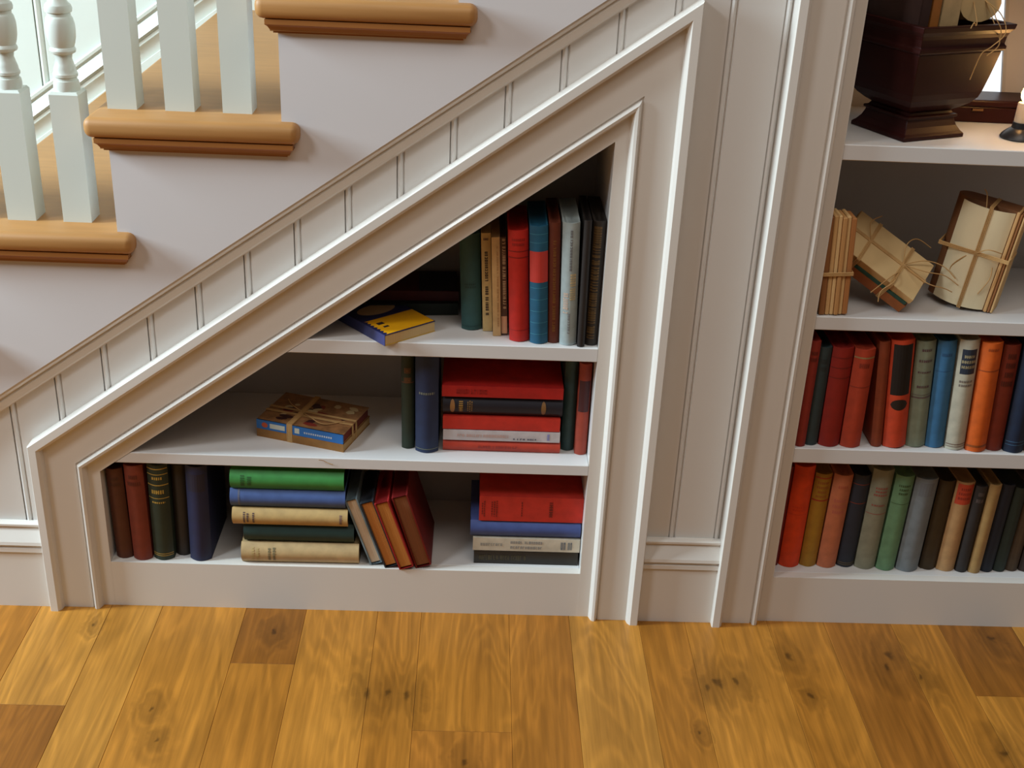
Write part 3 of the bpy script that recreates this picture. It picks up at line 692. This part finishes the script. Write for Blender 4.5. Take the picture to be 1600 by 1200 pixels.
c = MB(); c.poly([(.016+.006*math.cos(a*math.pi/6), -.0007, .0245+.005*math.sin(a*math.pi/6)) for a in range(12)], [tuple(range(12))]); c.build('orange_dot', flat((200, 84, 40)), b1)
c = MB(); c.box(.026, .055, -.0008, -.0003, .020, .029); c.box(.074, .083, -.0008, -.0003, .020, .030); c.build('white_panel', flat((206, 210, 196)), b1)
c = MB()
for i in range(13): c.box(.092+i*.0042, .092+i*.0042+.0026, -.0008, -.0003, .0222, .0255)
c.build('spine_lettering', flat((190, 200, 210)), b1)
rq = random.Random(11)
for nm_, cl_, n_ in (('picture_patch', (206, 186, 140), 9), ('picture_patch', (58, 28, 34), 10), ('picture_patch', (130, 48, 40), 6)):
    for i in range(n_):
        c = MB(); cx_, cy_, r1_, r2_ = rq.uniform(.02, BL-.02), rq.uniform(.014, BW-.014), rq.uniform(.006, .018), rq.uniform(.003, .008); th_ = rq.uniform(-.6, .6); z_ = .03335+.00004*rq.random()
        c.poly([(cx_+r1_*math.cos(q_)*math.cos(th_)*rr_-r2_*math.sin(q_)*math.sin(th_), cy_+r1_*math.cos(q_)*math.sin(th_)*rr_+r2_*math.sin(q_)*math.cos(th_), z_) for q_, rr_ in [(k_*math.pi/5, rq.uniform(.6, 1.0)) for k_ in range(10)]], [tuple(range(10))])
        c.build(nm_, flat(cl_, .45), b1)
tw = MB(); wrap(tw, 0, BL, 0, BW, 0, .034, 'x', .066, .0016); wrap(tw, 0, BL, 0, BW, 0, .034, 'x', .062, .0014); wrap(tw, 0, BL, 0, BW, 0, .034, 'y', .040, .0009); wrap(tw, 0, BL, 0, BW, 0, .034, 'y', .055, .0007)
strand(tw, [(.066, .05, .0355), (.09, .03, .040), (.12, .02, .037), (.150, .045, .036)]); strand(tw, [(.066, .05, .0355), (.04, .06, .041), (.02, .085, .037)])
tw.build('raffia_tie', TWINE, b1)
mb = MB(); strand(mb, [(-.255, -.0005, ZS1+.001), (-.248, .0065, ZS1-.004), (-.240, .0075, ZS1-.009), (-.232, .0078, ZS1-.0115)], .0006)
tag(mb.build('raffia_strand', TWINE), 'loose raffia strand hanging over the front edge of the middle shelf', 'raffia')
# (b) slim bundle of booklets on end, right bookcase third shelf
b2 = empty('book_bundle', (.5955, .012, RZ[2]+.0018), (0, R(-3.4), 0)); tag(b2, 'upright bundle of slim tan booklets tied with raffia against the bookcase side', 'book bundle')
x = -.0245; cols = [(150, 100, 56), (206, 164, 108), (222, 186, 130), (196, 148, 92), (214, 176, 120), (176, 118, 66)]
for i, wd in enumerate((.010, .0075, .0065, .0075, .007, .009)):
    o = MB().box(x, x+wd-.0006, rr.uniform(0, .003), .044, 0, .164+rr.uniform(0, .006)).build('booklet', pages(cols[i]), b2); bevel(o, .0014, 1); x += wd
tw = MB(); wrap(tw, -.0245, .0232, -.0005, .044, 0, .17, 'z', .072, .0011); tw.build('raffia_tie', TWINE, b2)
# (c) brown-paper wrapped bundle tipped on its corner
b3 = frame_obj('book_bundle', (.722, .014, RZ[2]+.0305), (.80, -.30, -.50), (.331, .766, .551))
tag(b3, 'tan paper bundle with green striped spine tipped on its corner on the third shelf', 'book bundle')
L3, W3 = .152, .090
MB().box(-L3, 0, 0, .012, .001, W3).build('wrapped_book', mottled('brown_wrapping_paper', lin(190, 148, 92), .6, .22, 12, .4), b3)
MB().box(-L3+.001, -.0005, -.0012, .0, .0012, W3-.001).build('paper_cover', PAPER, b3)
MB().box(-L3+.004, -.004, .0125, .019, -.001, W3-.002).build('green_striped_book', cloth((38, 92, 74)), b3)
MB().box(-L3, -.001, .0195, .0405, -.001, W3-.004).build('orange_brown_book', cloth((176, 98, 36)), b3)
tw = MB()
for at in (-.045, -.112): wrap(tw, -L3, 0, -.0015, .0405, -.0012, W3, 'x', at, .0012)
wrap(tw, -L3, 0, -.0015, .0405, -.0012, W3, 'z', .048, .0012)
for a_ in ([(-.045, -.003, .048), (-.02, -.012, .075), (.012, -.010, .092), (.040, -.008, .088)], [(-.045, -.003, .048), (-.01, -.014, .055), (.02, -.012, .075), (.050, -.006, .082)],
           [(-.045, -.003, .048), (.0, -.016, .035), (.03, -.012, .052), (.046, -.008, .060)], [(-.045, -.003, .048), (-.06, -.014, .075), (-.05, -.010, .105), (-.02, 0, .118)],
           [(-.045, -.003, .030), (-.045, -.010, .0), (-.052, .004, -.020), (-.044, .018, -.030)], [(-.045, -.003, .030), (-.055, -.010, .0), (-.06, .01, -.016), (-.062, .020, -.022)],
           [(-.112, -.003, .048), (-.13, -.012, .07), (-.12, -.010, .098)]): strand(tw, a_, .0009)
tw.build('raffia_tie', TWINE, b3)
# (d) bundle with a bowed cream sheet
b4 = frame_obj('book_bundle', (.871, .044, RZ[2]+.0014), (.833, -.542, -.1045), (.0876, -.057, .9945))
tag(b4, 'tall bundle of bowed cream pages in a brown cover tied with raffia, third shelf', 'book bundle')
H4 = .178
mb = MB(); ring = []
for z_ in (0, H4):
    r_ = []
    for i in range(11):
        a = math.pi*i/10; r_.append((-.088-.026*math.sin(a), .020-.020*math.cos(a), z_))
    r_ += [(-.012, .040, z_), (-.012, 0, z_)]
    ring.append(r_)
mb.rings(ring); autosmooth(mb.build('brown_cover', mottled('worn_brown_leather', lin(118, 74, 40), .6, .4, 20, .3), b4), 40)
mb = MB(); ring = []
for z_ in (.0015, H4-.004):
    r_ = []
    for i in range(13):
        t_ = i/12; x_ = -.100+.084*t_; r_.append((x_, -.0015-.0170*math.sin(math.pi*t_)**.8, z_))
    for i in range(12, -1, -1):
        t_ = i/12; x_ = -.100+.084*t_; r_.append((x_, -.0003-.0150*math.sin(math.pi*t_)**.8, z_))
    ring.append(r_)
mb.rings(ring); autosmooth(mb.build('bowed_page', mottled('cream_page', lin(244, 228, 190), .6, .16, 20, .3, (1, 1, .3)), b4), 40)
for i, (xa, xb) in enumerate(((-.0145, -.009), (-.0085, -.0045), (-.004, 0))):
    o = MB().box(xa, xb, -.004+.002*i, .040, 0, H4-.003*i).build('folded_sheet', pages([(206, 160, 104), (156, 104, 60), (214, 176, 120)][i]), b4); bevel(o, .0012, 1)
tw = MB(); wrap(tw, -.114, .0, -.0185, .041, 0, H4, 'z', .098, .0011); wrap(tw, -.114, .0, -.0185, .041, 0, H4, 'x', -.052, .0011)
for a_ in ([(-.052, -.020, .098), (-.035, -.028, .112), (-.015, -.014, .108)], [(-.052, -.011, .098), (-.070, -.018, .085), (-.085, -.012, .06), (-.078, -.01, .04)], [(-.052, -.011, .12), (-.060, -.010, .165), (-.068, .0, .19), (-.075, .004, .197)],
           [(-.022, -.012, .080), (-.020, -.012, .06), (-.030, -.014, .03)]): strand(tw, a_, .0009)
tw.build('raffia_tie', TWINE, b4)

# ------------------------------------------------------------------ urn on the top shelf with its contents
ZT = RZ[3]
urn = empty('urn', (.695, .116, ZT+.0005), (0, 0, R(25))); tag(urn, 'dark mahogany square pedestal urn filled with bound paper bundles on the top shelf', 'urn')
def sq(h, z): return [(-h, -h, z), (h, -h, z), (h, h, z), (-h, h, z)]
def ringsq(prof): return [sq(h, z) for z, h in prof]
def ub_(name, prof, cap=True, w=.0012):
    o = MB().rings(ringsq(prof), cap).build(name, MAHOG, urn); bevel(o, w, 2, 40); return o
ub_('pedestal_foot', [(0, .0625), (.006, .0625), (.010, .058), (.018, .0525), (.026, .0495), (.030, .0485), (.031, .052), (.035, .052), (.036, .047), (.041, .044)])
ub_('bowl', [(.0412, .044), (.046, .052), (.054, .062), (.064, .0695), (.074, .0725), (.100, .0775), (.138, .0840), (.138, .078), (.06, .060)])
ub_('rim', [(.1382, .0845), (.141, .0880), (.146, .0880), (.149, .0855), (.160, .0865), (.166, .0885), (.172, .0930), (.180, .0945), (.180, .084), (.139, .080)])
def in_urn(name, label, fn):
    o = empty(name, (.695, .116, ZT+.150), (0, 0, R(25))); tag(o, label, 'book' if name == 'book' else 'paper bundle'); fn(o); return o
def f1(o):
    mb = MB(); ring = []
    for y_ in (-.060, .060):
        ring.append([(.046+.042*math.cos(a*math.pi/9), y_, .056+.027*math.sin(a*math.pi/9)) for a in range(18)])
    mb.rings(ring); autosmooth(mb.build('paper_roll', PAPER, o), 60)
    tw = MB()
    for yy in (-.028, -.024, .02):
        tw.tube([(.046+.0427*math.cos(a*math.pi/9), yy, .056+.0277*math.sin(a*math.pi/9)) for a in range(19)], .0011, 5)
    for a_ in ([(.052, -.058, .062), (.058, -.074, .050), (.050, -.090, .040), (.056, -.098, .026), (.058, -.100, .010)], [(.052, -.058, .062), (.068, -.080, .045), (.066, -.100, .020), (.040, -.102, .0), (.020, -.104, -.01), (.018, -.094, -.05)],
               [(.030, -.058, .062), (.022, -.080, .036), (.010, -.092, .030), (.0, -.097, .036), (-.006, -.098, .028)], [(.052, -.058, .062), (.066, -.070, .034), (.060, -.098, .004), (.030, -.106, -.012)]): strand(tw, a_, .0008)
    tw.build('raffia_tie', TWINE, o)
in_urn('paper_roll', 'tan paper roll tied with raffia lying across the right side of the urn', f1)
def bk_in(name, label, x0, x1, z0, z1, col, pg, y0=-.066):
    o = empty(name, (.695, .116, ZT+.150), (0, 0, R(25))); tag(o, label, 'book')
    MB().box(x0+.002, x1-.002, y0+.003, .058, z0+.002, z1-.002).build('page_block', pages(pg), o)
    c = MB(); c.box(x0, x0+.002, y0, .06, z0, z1).box(x1-.002, x1, y0, .06, z0, z1).box(x0, x1, y0, y0+.0025, z0, z1); q = c.build('cover', cloth(col), o); bevel(q, .0008, 1)
bk_in('book', 'cream-covered book standing in the middle of the urn', -.038, .000, -.006, .110, (206, 176, 128), (206, 176, 120))
bk_in('book', 'ochre brown book standing left of centre in the urn', -.058, -.040, -.006, .100, (168, 104, 40), (160, 110, 60))
bk_in('book', 'dark brown book against the left rim of the urn', -.079, -.060, -.006, .095, (70, 42, 34), (110, 80, 60))

# dark box behind, pale board, candle
bxo = empty('wooden_box', (.838, .226, ZT+.0004), (0, 0, R(-1))); tag(bxo, 'low dark mahogany box behind the urn and the candle', 'box')
o = MB().box(-.085, .098, -.036, .036, 0, .026).build('box_body', MAHOG, bxo); bevel(o, .002, 2)
o = MB().box(-.088, .101, -.039, .039, .0265, .038).build('lid', MAHOG, bxo); bevel(o, .003, 2); lid = o
o = MB().box(-.012, .006, -.0405, -.0365, .020, .0235).build('brass_catch', mottled('old_brass', lin(110, 76, 40), .4, .2, 20, 0), lid)
pbd = frame_obj('framed_board', (.913, .2725, ZT+.001), (.985, 0, .17), (-.17, .0, .985))
tag(pbd, 'pale grey board leaning at a slant behind the candle at the right edge', 'board')
o = MB().box(0, .11, -.004, 0, 0, .26).build('board_panel', mottled('pale_grey_board', (.50, .47, .46), .6, .05, 10, .05), pbd)
pbd.matrix_world = Matrix.Translation((.0, -.004, .0)) @ pbd.matrix_world
o = MB().box(-.006, .0, -.006, .0, 0, .26).build('frame_strip', mottled('pale_grey_frame', (.42, .40, .40), .6, .05, 10, .05), pbd)
cd = empty('candle', (.8680, .090, ZT+.0004)); tag(cd, 'lit short cream candle in a dark metal holder right of the urn', 'candle')
IRON = mottled('dark_iron', (.02, .02, .022), .35, .2, 30, .1)
autosmooth(MB().lathe([(0, .027), (.002, .028), (.006, .026), (.012, .020), (.016, .015), (.017, .013), (.026, .012), (.026, .010), (.018, .009)], 28).build('candle_holder', IRON, cd), 50)
mt, n, b = nt('candle_wax'); b.inputs['Base Color'].default_value = (.8, .62, .42, 1); b.inputs['Subsurface Weight'].default_value = .3; b.inputs['Subsurface Radius'].default_value = (.02, .01, .004); b.inputs['Roughness'].default_value = .5
autosmooth(MB().lathe([(.018, .0085), (.020, .0100), (.030, .0110), (.055, .0105), (.057, .0095), (.056, .004), (.055, .0005)], 24).build('candle_stick', mt, cd), 50)
MB().lathe([(.055, .0007), (.063, .0007), (.064, .0002)], 6).build('wick', IRON, cd)
mt, n, b = nt('candle_flame'); b.inputs['Emission Color'].default_value = (1, .62, .20, 1); b.inputs['Emission Strength'].default_value = 28; b.inputs['Base Color'].default_value = (1, .7, .3, 1)
autosmooth(MB().lathe([(.058, .0012), (.060, .0050), (.065, .0080), (.072, .0088), (.080, .0066), (.088, .0032), (.096, .0004)], 16).build('flame', mt, cd), 60)
pl = bpy.data.lights.new('candle_glow', 'POINT'); pl.energy = .34; pl.color = (1, .50, .16); pl.shadow_soft_size = .012
po = bpy.data.objects.new('candle_glow', pl); COL.objects.link(po); po.parent = cd; po.location = (0, -.004, .100)
